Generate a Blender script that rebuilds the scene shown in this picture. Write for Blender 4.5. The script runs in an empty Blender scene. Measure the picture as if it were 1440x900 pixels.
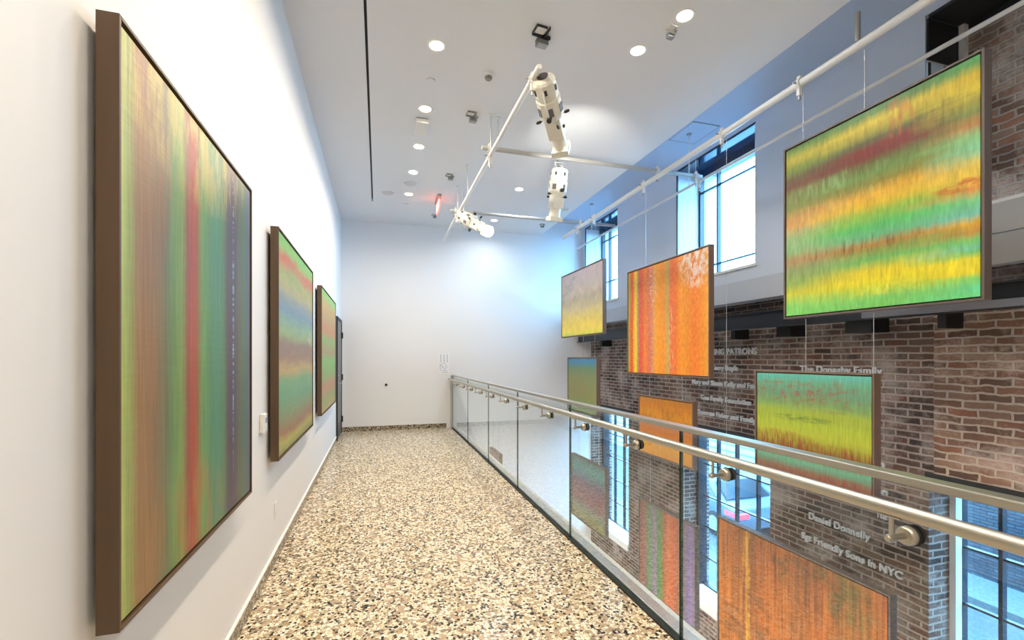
import bpy, math, random
from mathutils import Vector, Matrix, Euler
random.seed(7)
PI = math.pi
C = bpy.context.scene.collection

# ------------------------------------------------------------------ camera
H = 1.47                      # eye height over the walkway floor
F = 640.0                     # focal length in pixels of the 1440 px wide frame
YAW = math.atan(188 / F)
CY = 504.0                    # horizon line
cam = bpy.data.cameras.new('camera'); co = bpy.data.objects.new('camera', cam); C.objects.link(co)
cam.sensor_width = 36; cam.lens = F / 1440 * 36; cam.shift_y = (CY - 450) / 1440
cam.clip_start = 0.02; cam.clip_end = 300
co.location = (0, 0, H); co.rotation_euler = (PI / 2, 0, -YAW)
bpy.context.scene.camera = co
SN, CS = math.sin(YAW), math.cos(YAW)

def ray(px, py):
    u = (px - 720) / F
    return SN + u * CS, CS - u * SN, (CY - py) / F
def on_x(px, py, X):
    x, y, v = ray(px, py); t = X / x
    return Vector((X, y * t, v * t + H))
def on_y(px, py, Y):
    x, y, v = ray(px, py); t = Y / y
    return Vector((x * t, Y, v * t + H))
def on_z(px, py, Z):
    x, y, v = ray(px, py); t = (Z - H) / v
    return Vector((x * t, y * t, Z))

# ------------------------------------------------------------------ room measures
XL = -0.72; XG = 1.51; YB = 9.7; YF = -4.5
ZC = 4.25; ZR = 4.57; XC = 3.52; XW = 4.55; XB = 4.78; XO = 5.3
ZL = -3.5; ZWB = 2.21

# ------------------------------------------------------------------ mesh helpers
class MB:
    def __init__(s): s.v = []; s.f = []; s.mi = []; s.sm = []
    def add(s, vs, fs, mi=0, smooth=False):
        b = len(s.v); s.v += [Vector(p) for p in vs]
        for f in fs: s.f.append([b + i for i in f]); s.mi.append(mi); s.sm.append(smooth)
        return s
    def box(s, x0, x1, y0, y1, z0, z1, mi=0, M=None):
        vs = [Vector((x, y, z)) for z in (z0, z1) for x, y in ((x0, y0), (x1, y0), (x1, y1), (x0, y1))]
        if M: vs = [M @ p for p in vs]
        return s.add(vs, [(3, 2, 1, 0), (4, 5, 6, 7), (0, 1, 5, 4), (1, 2, 6, 5), (2, 3, 7, 6), (3, 0, 4, 7)], mi)
    def cyl(s, p0, p1, r0, r1=None, n=16, mi=0, caps=True):
        r1 = r0 if r1 is None else r1
        return s.lathe([(0, r0), (1, r1)], p0, p1, n, mi, caps)
    def lathe(s, prof, p0, p1, n=24, mi=0, caps=True, smooth=True):
        """profile of (t along p0..p1, radius)"""
        p0, p1 = Vector(p0), Vector(p1); d = p1 - p0; a = d.normalized()
        t = Vector((1, 0, 0)) if abs(a.x) < .9 else Vector((0, 1, 0))
        e1 = a.cross(t).normalized(); e2 = a.cross(e1)
        vs = []
        for q, r in prof:
            for k in range(n):
                th = 2 * PI * k / n
                vs.append(p0 + d * q + (e1 * math.cos(th) + e2 * math.sin(th)) * r)
        fs = []
        for i in range(len(prof) - 1):
            for k in range(n):
                k2 = (k + 1) % n
                fs.append((i * n + k, i * n + k2, (i + 1) * n + k2, (i + 1) * n + k))
        s.add(vs, fs, mi, smooth)
        if caps:
            m = len(prof) - 1
            s.add(vs[:n], [tuple(reversed(range(n)))], mi); s.add(vs[m * n:], [tuple(range(n))], mi)
        return s
    def tube(s, pts, r, n=8, mi=0):
        pts = [Vector(p) for p in pts]; vs = []
        prev = None
        for i, p in enumerate(pts):
            a = (pts[min(i + 1, len(pts) - 1)] - pts[max(i - 1, 0)]).normalized()
            if prev is None:
                t = Vector((1, 0, 0)) if abs(a.x) < .9 else Vector((0, 1, 0)); e1 = a.cross(t).normalized()
            else:
                e1 = (prev - a * prev.dot(a)).normalized()
            prev = e1; e2 = a.cross(e1)
            for k in range(n):
                th = 2 * PI * k / n; vs.append(p + (e1 * math.cos(th) + e2 * math.sin(th)) * r)
        fs = [(i * n + k, i * n + (k + 1) % n, (i + 1) * n + (k + 1) % n, (i + 1) * n + k) for i in range(len(pts) - 1) for k in range(n)]
        fs += [tuple(reversed(range(n))), tuple(range((len(pts) - 1) * n, len(pts) * n))]
        return s.add(vs, fs, mi, True)
    def build(s, name, mats, parent=None, bevel=0, loc=None, uv=None):
        me = bpy.data.meshes.new(name); me.from_pydata([tuple(p) for p in s.v], [], s.f)
        mats = mats if isinstance(mats, (list, tuple)) else [mats]
        for m in mats: me.materials.append(m)
        for p, mi, sm in zip(me.polygons, s.mi, s.sm): p.material_index = mi; p.use_smooth = sm
        if uv:
            L = me.uv_layers.new(name='UVMap')
            for lp in me.loops: L.data[lp.index].uv = uv(me.vertices[lp.vertex_index].co)
        me.update()
        o = bpy.data.objects.new(name, me); C.objects.link(o)
        if parent: o.parent = parent
        if loc: o.location = loc
        if bevel:
            b = o.modifiers.new('bevel', 'BEVEL'); b.width = bevel; b.segments = 2; b.limit_method = 'ANGLE'
        return o

def tag(o, label, cat, group=None):
    o['label'] = label; o['category'] = cat
    if group: o['group'] = group
    return o
def empty(name, loc=(0, 0, 0), rz=0):
    o = bpy.data.objects.new(name, None); C.objects.link(o); o.location = loc; o.rotation_euler = (0, 0, rz)
    o.empty_display_size = .1
    return o
def thing(name, label, cat, loc=(0, 0, 0), rz=0, group=None):
    return tag(empty(name, loc, rz), label, cat, group)
def struct(o, label=None):
    o['kind'] = 'structure'
    if label: o['label'] = label
    return o
def copy_tree(o, parent=None):
    c = o.copy(); C.objects.link(c); c.parent = parent
    for ch in [q for q in o.children]: copy_tree(ch, c)
    return c

# ------------------------------------------------------------------ materials
def s2l(c):
    return tuple(((x / 255) / 12.92 if x / 255 <= .04045 else ((x / 255 + .055) / 1.055) ** 2.4) for x in c) + (1,)
def mat(name, col, rough=.5, metal=0, emit=None, es=0, coat=0, spec=.5):
    m = bpy.data.materials.new(name); m.use_nodes = True
    b = m.node_tree.nodes['Principled BSDF']
    b.inputs['Base Color'].default_value = tuple(col)[:3] + (1,); b.inputs['Roughness'].default_value = rough
    b.inputs['Metallic'].default_value = metal; b.inputs['Coat Weight'].default_value = coat
    b.inputs['Specular IOR Level'].default_value = spec
    if emit: b.inputs['Emission Color'].default_value = tuple(emit)[:3] + (1,); b.inputs['Emission Strength'].default_value = es
    return m
class N:
    """tiny node helper"""
    def __init__(s, m): s.m = m; s.t = m.node_tree; s.b = s.t.nodes.get('Principled BSDF')
    def n(s, typ, **kw):
        o = s.t.nodes.new(typ)
        for k, v in kw.items(): setattr(o, k, v)
        return o
    def l(s, a, b): s.t.links.new(a, b)
    def math(s, op, a, b=None, c=None, clamp=False):
        o = s.n('ShaderNodeMath', operation=op, use_clamp=clamp)
        for i, x in enumerate((a, b, c)):
            if x is None: continue
            if isinstance(x, (int, float)): o.inputs[i].default_value = x
            else: s.l(x, o.inputs[i])
        return o.outputs[0]
    def mix(s, fac, a, b, bt='MIX'):
        o = s.n('ShaderNodeMix', data_type='RGBA', blend_type=bt)
        for i, x in ((0, fac), (6, a), (7, b)):
            if isinstance(x, (int, float)): o.inputs[i].default_value = x
            elif isinstance(x, tuple): o.inputs[i].default_value = x
            else: s.l(x, o.inputs[i])
        return o.outputs[2]
    def ramp(s, fac, stops, interp='LINEAR'):
        o = s.n('ShaderNodeValToRGB'); cr = o.color_ramp; cr.interpolation = interp
        while len(cr.elements) > 1: cr.elements.remove(cr.elements[-1])
        cr.elements[0].position = stops[0][0]; cr.elements[0].color = stops[0][1]
        for p, c in stops[1:]:
            e = cr.elements.new(p); e.color = c
        s.l(fac, o.inputs[0]); return o.outputs[0]
    def vec(s, x, y, z=0.0):
        o = s.n('ShaderNodeCombineXYZ')
        for i, q in enumerate((x, y, z)):
            if isinstance(q, (int, float)): o.inputs[i].default_value = q
            else: s.l(q, o.inputs[i])
        return o.outputs[0]
    def noise(s, v, scale=1, detail=2, rough=.5, dist=0):
        o = s.n('ShaderNodeTexNoise'); o.inputs['Scale'].default_value = scale; o.inputs['Detail'].default_value = detail
        o.inputs['Roughness'].default_value = rough; o.inputs['Distortion'].default_value = dist
        s.l(v, o.inputs['Vector']); return o.outputs[0]
    def bump(s, h, strength=.3, dist=.01):
        o = s.n('ShaderNodeBump'); o.inputs['Strength'].default_value = strength; o.inputs['Distance'].default_value = dist
        s.l(h, o.inputs['Height']); s.l(o.outputs[0], s.b.inputs['Normal'])

def plaster(name, col, rough=.6):
    m = mat(name, col, rough); k = N(m)
    tc = k.n('ShaderNodeTexCoord').outputs['Object']
    n1 = k.noise(tc, 1.3, 3); n2 = k.noise(tc, 160, 2)
    c0 = tuple(x * .985 for x in col[:3]) + (1,); c1 = tuple(min(1, x * 1.01) for x in col[:3]) + (1,)
    k.l(k.mix(n1, c0, c1), k.b.inputs['Base Color'])
    k.bump(n2, .06, .002)
    return m
M_wall = plaster('white_wall_paint', (.80, .79, .785))
M_wallr = plaster('cool_light_tinted_wall', (.60, .655, .75))  # white wall; the cool, dimmer light on it is put into the colour
M_ceilr = plaster('daylight_tinted_ceiling', (.46, .55, .70), .7)  # blue window daylight on the raised ceiling is mixed into this colour
M_ceil = plaster('white_ceiling_paint', (.77, .78, .80), .7)
M_white = mat('white_enamel', (.78, .77, .74), .4)
M_trimw = mat('white_window_reveal', (.72, .76, .80), .5)
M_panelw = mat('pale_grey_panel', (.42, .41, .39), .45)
M_cream = mat('cream_enamel', (.74, .71, .62), .35)
M_black = mat('matt_black', (.012, .012, .013), .5)
M_frame = mat('charcoal_window_frame', (.015, .018, .026), .35)
M_navy = mat('dark_window_head', (.012, .03, .075), .12, coat=.5)
M_steel = mat('dark_painted_steel', (.022, .023, .028), .5)
M_grey = mat('galvanised_steel', (.35, .35, .34), .45, .6)
M_chrome = mat('brushed_stainless', (.50, .47, .41), .38, 1.0)
M_alum = mat('satin_aluminium', (.62, .60, .55), .38, .8)
M_pipe = mat('white_painted_pipe', (.74, .74, .72), .35)
M_pipe2 = mat('shade_grey_pipe', (.42, .42, .41), .4)  # pipe white darkened to paint in the shade on the undersides
M_wire = mat('steel_cable', (.55, .55, .55), .4, .7)
M_gasket = mat('black_rubber', (.01, .01, .01), .7)
M_door = mat('grey_door_paint', (.17, .15, .135), .45)
M_label = mat('grey_sticker', (.13, .13, .13), .6)
M_blue = mat('blue_sticker', (.02, .02, .25), .5)
M_lensdark = mat('dark_vent_disc', (.06, .05, .06), .4)
M_ink = mat('grey_ink', (.42, .42, .45), .7)
M_letter = mat('pale_metal_lettering', (.68, .69, .71), .5, .1)

def wood(name, a, b):
    m = mat(name, a, .45); k = N(m)
    tc = k.n('ShaderNodeTexCoord').outputs['Object']
    mp = k.n('ShaderNodeMapping'); mp.inputs['Scale'].default_value = (30, 30, 2.5); k.l(tc, mp.inputs[0])
    k.l(k.mix(k.noise(mp.outputs[0], 1, 4), a + (1,), b + (1,)), k.b.inputs['Base Color'])
    return m
M_fwal = wood('walnut_frame', (.075, .040, .018), (.115, .066, .030))
M_fhang = wood('taupe_frame', (.13, .075, .05), (.20, .125, .09))
M_fdark = wood('dark_taupe_frame', (.085, .06, .05), (.13, .10, .085))

def emis(name, col, s):
    m = mat(name, col, .5, emit=col, es=s); return m
M_warm = emis('warm_lamp_lens', (1, .86, .62), 14)
M_cool = emis('neutral_lamp_lens', (1, .97, .92), 9)
M_spotl = emis('spot_lens', (1, .97, .9), 16)
M_exit = emis('red_exit_acrylic', (1, .12, .08), 1.6)
M_tail = emis('red_tail_lamp', (1, .05, .07), 2.0)

def glass(name, tint, f0=.04, edge=None, k=1.0):
    m = bpy.data.materials.new(name); m.use_nodes = True; t = m.node_tree; t.nodes.clear()
    o = t.nodes.new('ShaderNodeOutputMaterial'); tr = t.nodes.new('ShaderNodeBsdfTransparent'); gl = t.nodes.new('ShaderNodeBsdfGlossy')
    mx = t.nodes.new('ShaderNodeMixShader'); fr = t.nodes.new('ShaderNodeFresnel'); fr.inputs[0].default_value = 1.5
    ml = t.nodes.new('ShaderNodeMath'); ml.operation = 'MULTIPLY'; ml.inputs[1].default_value = k
    tr.inputs[0].default_value = tint + (1,); gl.inputs['Roughness'].default_value = 0; gl.inputs[0].default_value = (.95, 1, 1, 1)
    ge = t.nodes.new('ShaderNodeNewGeometry'); iv = t.nodes.new('ShaderNodeMath'); iv.operation = 'SUBTRACT'; iv.inputs[0].default_value = 1
    m2 = t.nodes.new('ShaderNodeMath'); m2.operation = 'MULTIPLY'
    t.links.new(ge.outputs['Backfacing'], iv.inputs[1]); t.links.new(fr.outputs[0], ml.inputs[0])
    t.links.new(ml.outputs[0], m2.inputs[0]); t.links.new(iv.outputs[0], m2.inputs[1]); t.links.new(m2.outputs[0], mx.inputs[0])
    t.links.new(tr.outputs[0], mx.inputs[1]); t.links.new(gl.outputs[0], mx.inputs[2]); t.links.new(mx.outputs[0], o.inputs[0])
    return m
M_glass = glass('balustrade_glass', (.95, .975, .975), k=1.25)
M_pane = glass('window_glass', (.95, .98, 1.0), k=.7)
M_gedge = mat('green_glass_edge', (.03, .065, .065), .2)

def terrazzo(name, dark=1.0):
    m = mat(name, (.6, .5, .38), .2, spec=.28); k = N(m)
    tc = k.n('ShaderNodeTexCoord').outputs['Object']
    ns = k.n('ShaderNodeTexNoise'); ns.inputs['Scale'].default_value = 60; k.l(tc, ns.inputs['Vector'])
    va = k.n('ShaderNodeVectorMath', operation='MULTIPLY_ADD'); va.inputs[1].default_value = (.012,) * 3
    k.l(ns.outputs['Color'], va.inputs[0]); k.l(tc, va.inputs[2])
    v1 = k.n('ShaderNodeTexVoronoi'); v1.inputs['Scale'].default_value = 48; k.l(va.outputs[0], v1.inputs['Vector'])
    sp = k.n('ShaderNodeSeparateColor'); k.l(v1.outputs['Color'], sp.inputs[0])
    base = k.ramp(sp.outputs[0], [(0, (.50, .37, .23, 1)), (.20, (.80, .67, .45, 1)), (.5, (.95, .86, .67, 1)), (.72, (.46, .30, .15, 1)), (.80, (.88, .77, .55, 1)), (.91, (.25, .19, .13, 1))], 'CONSTANT')
    v2 = k.n('ShaderNodeTexVoronoi'); v2.inputs['Scale'].default_value = 62; k.l(va.outputs[0], v2.inputs['Vector'])
    s2 = k.n('ShaderNodeSeparateColor'); k.l(v2.outputs['Color'], s2.inputs[0])
    chip = k.math('GREATER_THAN', s2.outputs[1], .76); inn = k.math('LESS_THAN', v2.outputs['Distance'], .60)
    fac = k.math('MULTIPLY', chip, inn)
    dk = k.ramp(s2.outputs[2], [(0, (.018, .016, .014, 1)), (.6, (.06, .045, .032, 1)), (.85, (.16, .13, .10, 1))], 'CONSTANT')
    v3 = k.n('ShaderNodeTexVoronoi', feature='DISTANCE_TO_EDGE'); v3.inputs['Scale'].default_value = 48; k.l(va.outputs[0], v3.inputs['Vector'])
    ed = k.math('LESS_THAN', v3.outputs['Distance'], .07)
    c = k.mix(ed, base, (.36, .28, .19, 1))
    c = k.mix(fac, c, dk)
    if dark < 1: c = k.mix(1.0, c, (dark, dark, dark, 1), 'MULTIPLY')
    k.l(c, k.b.inputs['Base Color'])
    return m
M_terr = terrazzo('terrazzo')
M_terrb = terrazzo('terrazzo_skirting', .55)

def brick(name, c1, c2, mortar, smear=.3, white=(.5, .47, .44), seed=0.0, rubble=0.0):
    m = mat(name, c1, .85, spec=.2); k = N(m)
    tc = k.n('ShaderNodeTexCoord').outputs['Object']
    sp = k.n('ShaderNodeSeparateXYZ'); k.l(tc, sp.inputs[0])
    a = k.math('ADD', sp.outputs[0], sp.outputs[1])
    base = k.vec(a, sp.outputs[2], seed)
    nz = k.n('ShaderNodeTexNoise'); nz.inputs['Scale'].default_value = 9; nz.inputs['Detail'].default_value = 3; k.l(base, nz.inputs['Vector'])
    va = k.n('ShaderNodeVectorMath', operation='MULTIPLY_ADD'); w = .02 + rubble * .018; va.inputs[1].default_value = (w, w, 0)
    k.l(nz.outputs['Color'], va.inputs[0]); k.l(base, va.inputs[2])
    bt = k.n('ShaderNodeTexBrick'); bt.inputs['Scale'].default_value = 1; bt.inputs['Mortar Size'].default_value = .0105
    bt.inputs['Mortar Smooth'].default_value = .25; bt.inputs['Brick Width'].default_value = .215; bt.inputs['Row Height'].default_value = .0665
    bt.inputs['Color1'].default_value = (0, 0, 0, 1); bt.inputs['Color2'].default_value = (1, 1, 1, 1); bt.inputs['Mortar'].default_value = (.5, .5, .5, 1)
    k.l(va.outputs[0], bt.inputs['Vector'])
    mid = tuple((x + y) / 2 for x, y in zip(c1, c2)); red = (c2[0] * 1.15, c2[1] * .82, c2[2] * .72); tan = (c2[0] * 1.25, c2[1] * 1.25, c2[2] * 1.2)
    bcol = k.ramp(bt.outputs['Color'], [(0, c1 + (1,)), (.3, mid + (1,)), (.55, red + (1,)), (.75, c2 + (1,)), (1, tan + (1,))])
    bcol = k.mix(bt.outputs['Fac'], bcol, mortar + (1,))
    n1 = k.noise(base, 2.2, 5, .6); n2 = k.noise(base, 28, 4, .7)
    c = k.mix(k.math('MULTIPLY', n2, .5), bcol, (.05, .04, .038, 1))
    big = k.ramp(k.noise(base, 1.1, 3), [(.35, (.72, .72, .74, 1)), (.65, (1.25, 1.18, 1.1, 1))])
    c = k.mix(1.0, c, big, 'MULTIPLY')
    sm = k.math('MULTIPLY', k.math('SUBTRACT', k.math('ADD', n1, k.math('MULTIPLY', n2, .35)), .78 - smear * .3), 5, clamp=True)
    c = k.mix(k.math('MULTIPLY', sm, .75), c, white + (1,))
    k.l(c, k.b.inputs['Base Color'])
    h = k.math('ADD', k.math('MULTIPLY', k.math('SUBTRACT', 1.0, bt.outputs['Fac']), 1.0), k.math('MULTIPLY', n2, .6))
    k.bump(h, .9, .012)
    return m
M_brick = brick('old_brown_brick', (.048, .036, .034), (.145, .098, .083), (.42, .37, .34), .44, (.40, .35, .32))
M_brick2 = brick('lighter_red_brick', (.12, .07, .055), (.29, .185, .135), (.62, .53, .45), .35, (.60, .50, .44), 3.1, 1.0)
M_brick3 = brick('mortar_smeared_brick', (.20, .13, .10), (.42, .30, .24), (.6, .56, .52), .5, (.72, .68, .64), 6.3, 1.2)
M_bbrick = brick('outdoor_grey_brick', (.05, .06, .08), (.07, .08, .10), (.03, .03, .04), .0, (.08, .09, .11), 1.7)
M_road = mat('asphalt', (.17, .20, .21), .8); 
M_side = mat('pale_pavement', (.11, .115, .115), .8)
k_ = N(M_road); _tc = k_.n('ShaderNodeTexCoord').outputs['Object']
k_.l(k_.mix(k_.noise(_tc, .8, 4), (.048, .054, .06, 1), (.095, .10, .105, 1)), k_.b.inputs['Base Color'])
def shutter(name):
    m = mat(name, (.4, .45, .5), .6); k = N(m)
    sp = k.n('ShaderNodeSeparateXYZ'); k.l(k.n('ShaderNodeTexCoord').outputs['Object'], sp.inputs[0])
    w = k.math('FRACT', k.math('MULTIPLY', sp.outputs[2], 4.0))
    k.l(k.mix(k.math('GREATER_THAN', w, .72), (.33, .38, .40, 1), (.12, .17, .22, 1)), k.b.inputs['Base Color'])
    return m
M_shut = shutter('roller_shutter')

# ------------------------------------------------------------------ openings of the right wall
def wall_open(name, x0, x1, y0, y1, z0, z1, ops, m):
    """box wall normal to X with rectangular openings (y0,y1,z0,z1)"""
    ys = sorted({y0, y1} | {v for o in ops for v in o[:2] if y0 < v < y1})
    zs = sorted({z0, z1} | {v for o in ops for v in o[2:] if z0 < v < z1})
    b = MB()
    solid = lambda cy, cz: not any(o[0] < cy < o[1] and o[2] < cz < o[3] for o in ops)
    for i in range(len(ys) - 1):
        j = 0
        while j < len(zs) - 1:
            if solid((ys[i] + ys[i + 1]) / 2, (zs[j] + zs[j + 1]) / 2):
                e = j
                while e + 1 < len(zs) - 1 and solid((ys[i] + ys[i + 1]) / 2, (zs[e + 1] + zs[e + 2]) / 2): e += 1
                b.box(x0, x1, ys[i], ys[i + 1], zs[j], zs[e + 1]); j = e + 1
            else: j += 1
    return b.build(name, m)

zt = 4.44; zb = 2.66
uw = [(on_x(869, 300, XW).y, 9.52, zb, zt), (on_x(1063, 300, XW).y, on_x(952, 300, XW).y, zb, zt), (1.25, on_x(1301, 300, XW).y, zb, zt)]
ZLT = .35; ZLS = -2.27
lw = [(on_x(884, 650, XB).y, 9.66, ZLS, ZLT), (on_x(1083, 650, XB).y, on_x(960, 650, XB).y, ZLS, ZLT), (1.2, on_x(1306, 650, XB).y, -2.9, ZLT)]
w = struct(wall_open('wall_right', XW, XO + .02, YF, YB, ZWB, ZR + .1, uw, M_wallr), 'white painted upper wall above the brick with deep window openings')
# lower strip of the white wall steps back
b = MB(); 
w2 = struct(wall_open('wall_right', XB, XO, YF, YB, ZL, ZWB - .0005, lw + [(YF - 1, lw[2][1] - .05, ZLT + .09, ZWB - .26)], M_brick), 'old brown brick wall below the white wall')
w2['label'] = 'old brown brick wall below the white upper wall'
# lighter infill brick
i3 = struct(MB().box(XB - .015, XO, YF, lw[2][1] - .05, ZLT + .09, ZWB - .26).build('wall_right', M_brick2), 'lighter red brick infill over the nearest street window')
# brick infill of the nearest upper window
struct(MB().box(4.99, XO, 1.25, uw[2][1] - .01, zb, 4.31).build('wall_right', M_brick3), 'mortar smeared brick filling the nearest upper window opening')
# white cladding under that window
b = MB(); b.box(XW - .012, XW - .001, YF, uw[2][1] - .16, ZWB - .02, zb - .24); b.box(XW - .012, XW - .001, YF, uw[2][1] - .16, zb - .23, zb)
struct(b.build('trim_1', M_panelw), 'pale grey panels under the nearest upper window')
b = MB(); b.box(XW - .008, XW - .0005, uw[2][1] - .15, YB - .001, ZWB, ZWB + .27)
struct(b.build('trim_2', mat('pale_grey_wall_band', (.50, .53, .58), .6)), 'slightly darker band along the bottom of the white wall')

# ------------------------------------------------------------------ shell
b = MB(); b.box(XL, XG - .03, YF, YB, -.28, 0)
struct(b.build('floor', M_terr), 'speckled beige terrazzo walkway floor')
b = MB(); b.box(XL, XO, YF, YB, ZL - .1, ZL)
struct(b.build('floor', mat('lower_stone_floor', (.34, .30, .26), .3)), 'stone floor of the storey below the walkway')
struct(MB().box(XL - .3, XL, YF, YB, ZL, ZR).build('wall_left', M_wall))
struct(MB().box(XL - .3, XO, YB, YB + .3, ZL - .1, ZR + .1).build('wall_back', M_wall))
struct(MB().box(XL - .3, XO, YF - .3, YF, ZL - .1, ZR + .1).build('wall_front', M_wall))
b = MB(); b.box(XL, -.112, YF, YB, ZC, ZR); b.box(-.088, XC, YF, YB, ZC, ZR); b.box(-.112, -.088, 8.42, YB, ZC + .001, ZR)
struct(b.build('ceiling', M_ceil), 'flat white ceiling over the walkway')
struct(MB().box(-.115, -.085, YF, 8.42, ZC + .05, ZC + .08).build('trim_3', M_black), 'thin black linear slot in the white ceiling')
struct(MB().box(XC - .3, XO, YF, YB, ZR, ZR + .12).build('ceiling', M_ceilr), 'raised ceiling strip along the window wall, window daylight tinted into its colour')
struct(MB().box(XL, XC - .3, YF, YB, ZR, ZR + .12).build('ceiling', M_ceil), 'ceiling void cover')
# underside of walkway and slab edge
struct(MB().box(XG + .013, XG + .15, YF, YB, -.30, -.012).build('trim_4', M_white), 'white slab edge outside the glass')
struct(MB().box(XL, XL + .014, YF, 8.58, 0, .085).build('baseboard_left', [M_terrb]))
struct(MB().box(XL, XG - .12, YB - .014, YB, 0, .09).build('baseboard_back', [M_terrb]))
b = MB(); b.box(XL, XL + .016, YF, 8.58, .085, .092)
struct(b.build('baseboard_left', M_white), 'white bead on top of the terrazzo skirting')
# wall return next to the balustrade end
struct(MB().box(XG - .035, XG + .012, YB - .06, YB, 0, 1.1).build('trim_5', M_alum), 'slim metal post closing the balustrade against the back wall')
# lintels
for k_i, o in enumerate(lw):
    b = MB(); b.box(XB - .02, XB + .12, o[0] - .14, min(o[1] + .14, YB - .01) if k_i < 2 else o[1] + .02, ZLT, ZLT + .09)
    struct(b.build('trim_%d' % (6 + k_i), M_black), ['black steel lintel over the far street window', 'black steel lintel over the middle street window', 'black steel lintel over the nearest street window'][k_i])

# ------------------------------------------------------------------ windows
def window(idx, o, X, vbars, hbars, lbl, head=False, sill=True, fw=.05):
    y0, y1, z0, z1 = o
    root = struct(empty('window_%d' % idx, ((X, (y0 + y1) / 2, z0))), lbl)
    oy, oz = (y0 + y1) / 2, z0
    b = MB()
    b.box(-.04, .04, y0 - oy, y0 - oy + fw, 0, z1 - z0); b.box(-.04, .04, y1 - oy - fw, y1 - oy, 0, z1 - z0)
    b.box(-.04, .04, y0 - oy, y1 - oy, 0, fw); b.box(-.04, .04, y0 - oy, y1 - oy, z1 - z0 - fw, z1 - z0)
    b.build('window_frame', M_frame, root)
    for v in vbars: MB().box(-.03, .03, v - oy - .014, v - oy + .014, fw, z1 - z0 - fw).build('mullion', M_frame, root)
    for h in hbars: MB().box(-.022, .022, y0 - oy + fw, y1 - oy - fw, h - oz - .010, h - oz + .010).build('glazing_bar', M_frame, root)
    MB().box(-.004, .004, y0 - oy + fw, y1 - oy - fw, fw, z1 - z0 - fw).build('pane', M_pane, root)
    return root
XPU = 4.99; XPL = 5.17
r1 = window(1, uw[0], XPU, [on_x(858, 380, XPU).y], [on_x(860, 395, XPU).z, 4.15], 'farthest upper window with white sky behind, in the white wall')
r2 = window(2, uw[1], XPU, [on_x(1011, 300, XPU).y], [on_x(1063, 356, XPU).z, 4.12], 'upper window in the middle of the white wall')
r3 = window(3, lw[0], XPL, [9.66 - .4, 9.66 - .8, 9.66 - 1.2], [-.26, -.78, -1.28, -1.78], 'tall far street window in the brick wall, gridded panes')
r4 = window(4, lw[1], XPL, [on_x(1011, 700, XPL).y, on_x(1037, 700, XPL).y, on_x(1067, 700, XPL).y], [-.26, -.78, -1.28, -1.78], 'tall middle street window in the brick wall, gridded panes')
r5 = window(5, lw[2], XPL, [on_x(1410, 800, XPL).y, on_x(1410, 800, XPL).y - .4, on_x(1410, 800, XPL).y - .8], [-.26, -.78, -1.28, -1.78], 'nearest street window, at the lower right')
def reveal_box(root, o, x0, x1, m, name='reveal', top=True, t=.012, sillx=None):
    """lining of an opening: far jamb, near jamb, soffit (world coords -> local)"""
    y0, y1, z0, z1 = o; L = root.location
    b = MB()
    b.box(x0 - L.x, x1 - L.x, y1 - t - L.y, y1 - .0005 - L.y, 0, z1 - z0)
    b.box(x0 - L.x, x1 - L.x, y0 + .0005 - L.y, y0 + t - L.y, 0, z1 - z0)
    b.build(name, m, root)
for r, o in ((r1, uw[0]), (r2, uw[1])):
    L = r.location; y0, y1, z0, z1 = o
    reveal_box(r, o, XW - .004, XPU - .04, M_trimw)
    # glossy dark head box: soffit and top of the jambs
    b = MB(); b.box(XW + .004 - L.x, XPU - .04 - L.x, y0 + .013 - L.y, y1 - .013 - L.y, z1 - z0 - .02, z1 - z0 - .0005)
    b.box(XPU - .10 - L.x, XPU - .042 - L.x, y0 + .013 - L.y, y1 - .013 - L.y, z1 - z0 - .13, z1 - z0 - .02)
    b.build('head_panel', M_navy, r)
    # dark corner bead
    b = MB(); b.box(XW - .01 - L.x, XW + .006 - L.x, y1 - .022 - L.y, y1 + .002 - L.y, 0, z1 - z0); b.box(XW - .01 - L.x, XW + .006 - L.x, y0 - L.y, y1 - L.y, z1 - z0 - .012, z1 - z0 + .002)
    b.build('corner_bead', M_frame, r)
    MB().box(XW - .03 - L.x, XPU - .04 - L.x, y0 - .02 - L.y, y1 + .02 - L.y if r is r2 else y1 - L.y, -.025, .008).build('window_sill', M_white, r)
for r, o in ((r3, lw[0]), (r4, lw[1]), (r5, lw[2])):
    L = r.location; y0, y1, z0, z1 = o
    MB().box(XB - .03 - L.x, XPL - .04 - L.x, y0 + .001 - L.y, y1 - .001 - L.y, -.10 if r is not r5 else 0, .03).build('window_sill', M_white, r)
    b = MB(); b.box(XPL - .12 - L.x, XPL - .04 - L.x, y1 - .05 - L.y, y1 - .001 - L.y, .03, z1 - z0 - .001)
    b.build('reveal', M_frame if r is not r5 else M_trimw, r)
# nearest upper window: black head, white post and bars on the jamb
o = uw[2]; r6 = struct(empty('window_6', (XPU, (o[0] + o[1]) / 2, o[2])), 'bricked up nearest upper window with black head panel and white edging')
L = r6.location; y0, y1, z0, z1 = o
MB().box(XW + .01 - L.x, XPU + .02 - L.x, y0 - L.y, y1 - .02 - L.y, z1 - z0 - .03, z1 - z0 - .0005).build('head_panel', M_black, r6)
MB().box(4.985 - L.x, 5.1 - L.x, y0 - L.y, y1 - .02 - L.y, 4.312 - z0, z1 - z0 - .03).build('fascia', M_black, r6)
MB().box(4.93 - L.x, 4.985 - L.x, y1 - .065 - L.y, y1 - .025 - L.y, 0, z1 - z0 - .03).build('post', M_white, r6)
b = MB(); b.box(XW + .012 - L.x, 4.94 - L.x, y1 - .018 - L.y, y1 - .001 - L.y, 4.06 - z0, z1 - z0 - .03); b.build('jamb_panel', M_black, r6)
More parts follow.
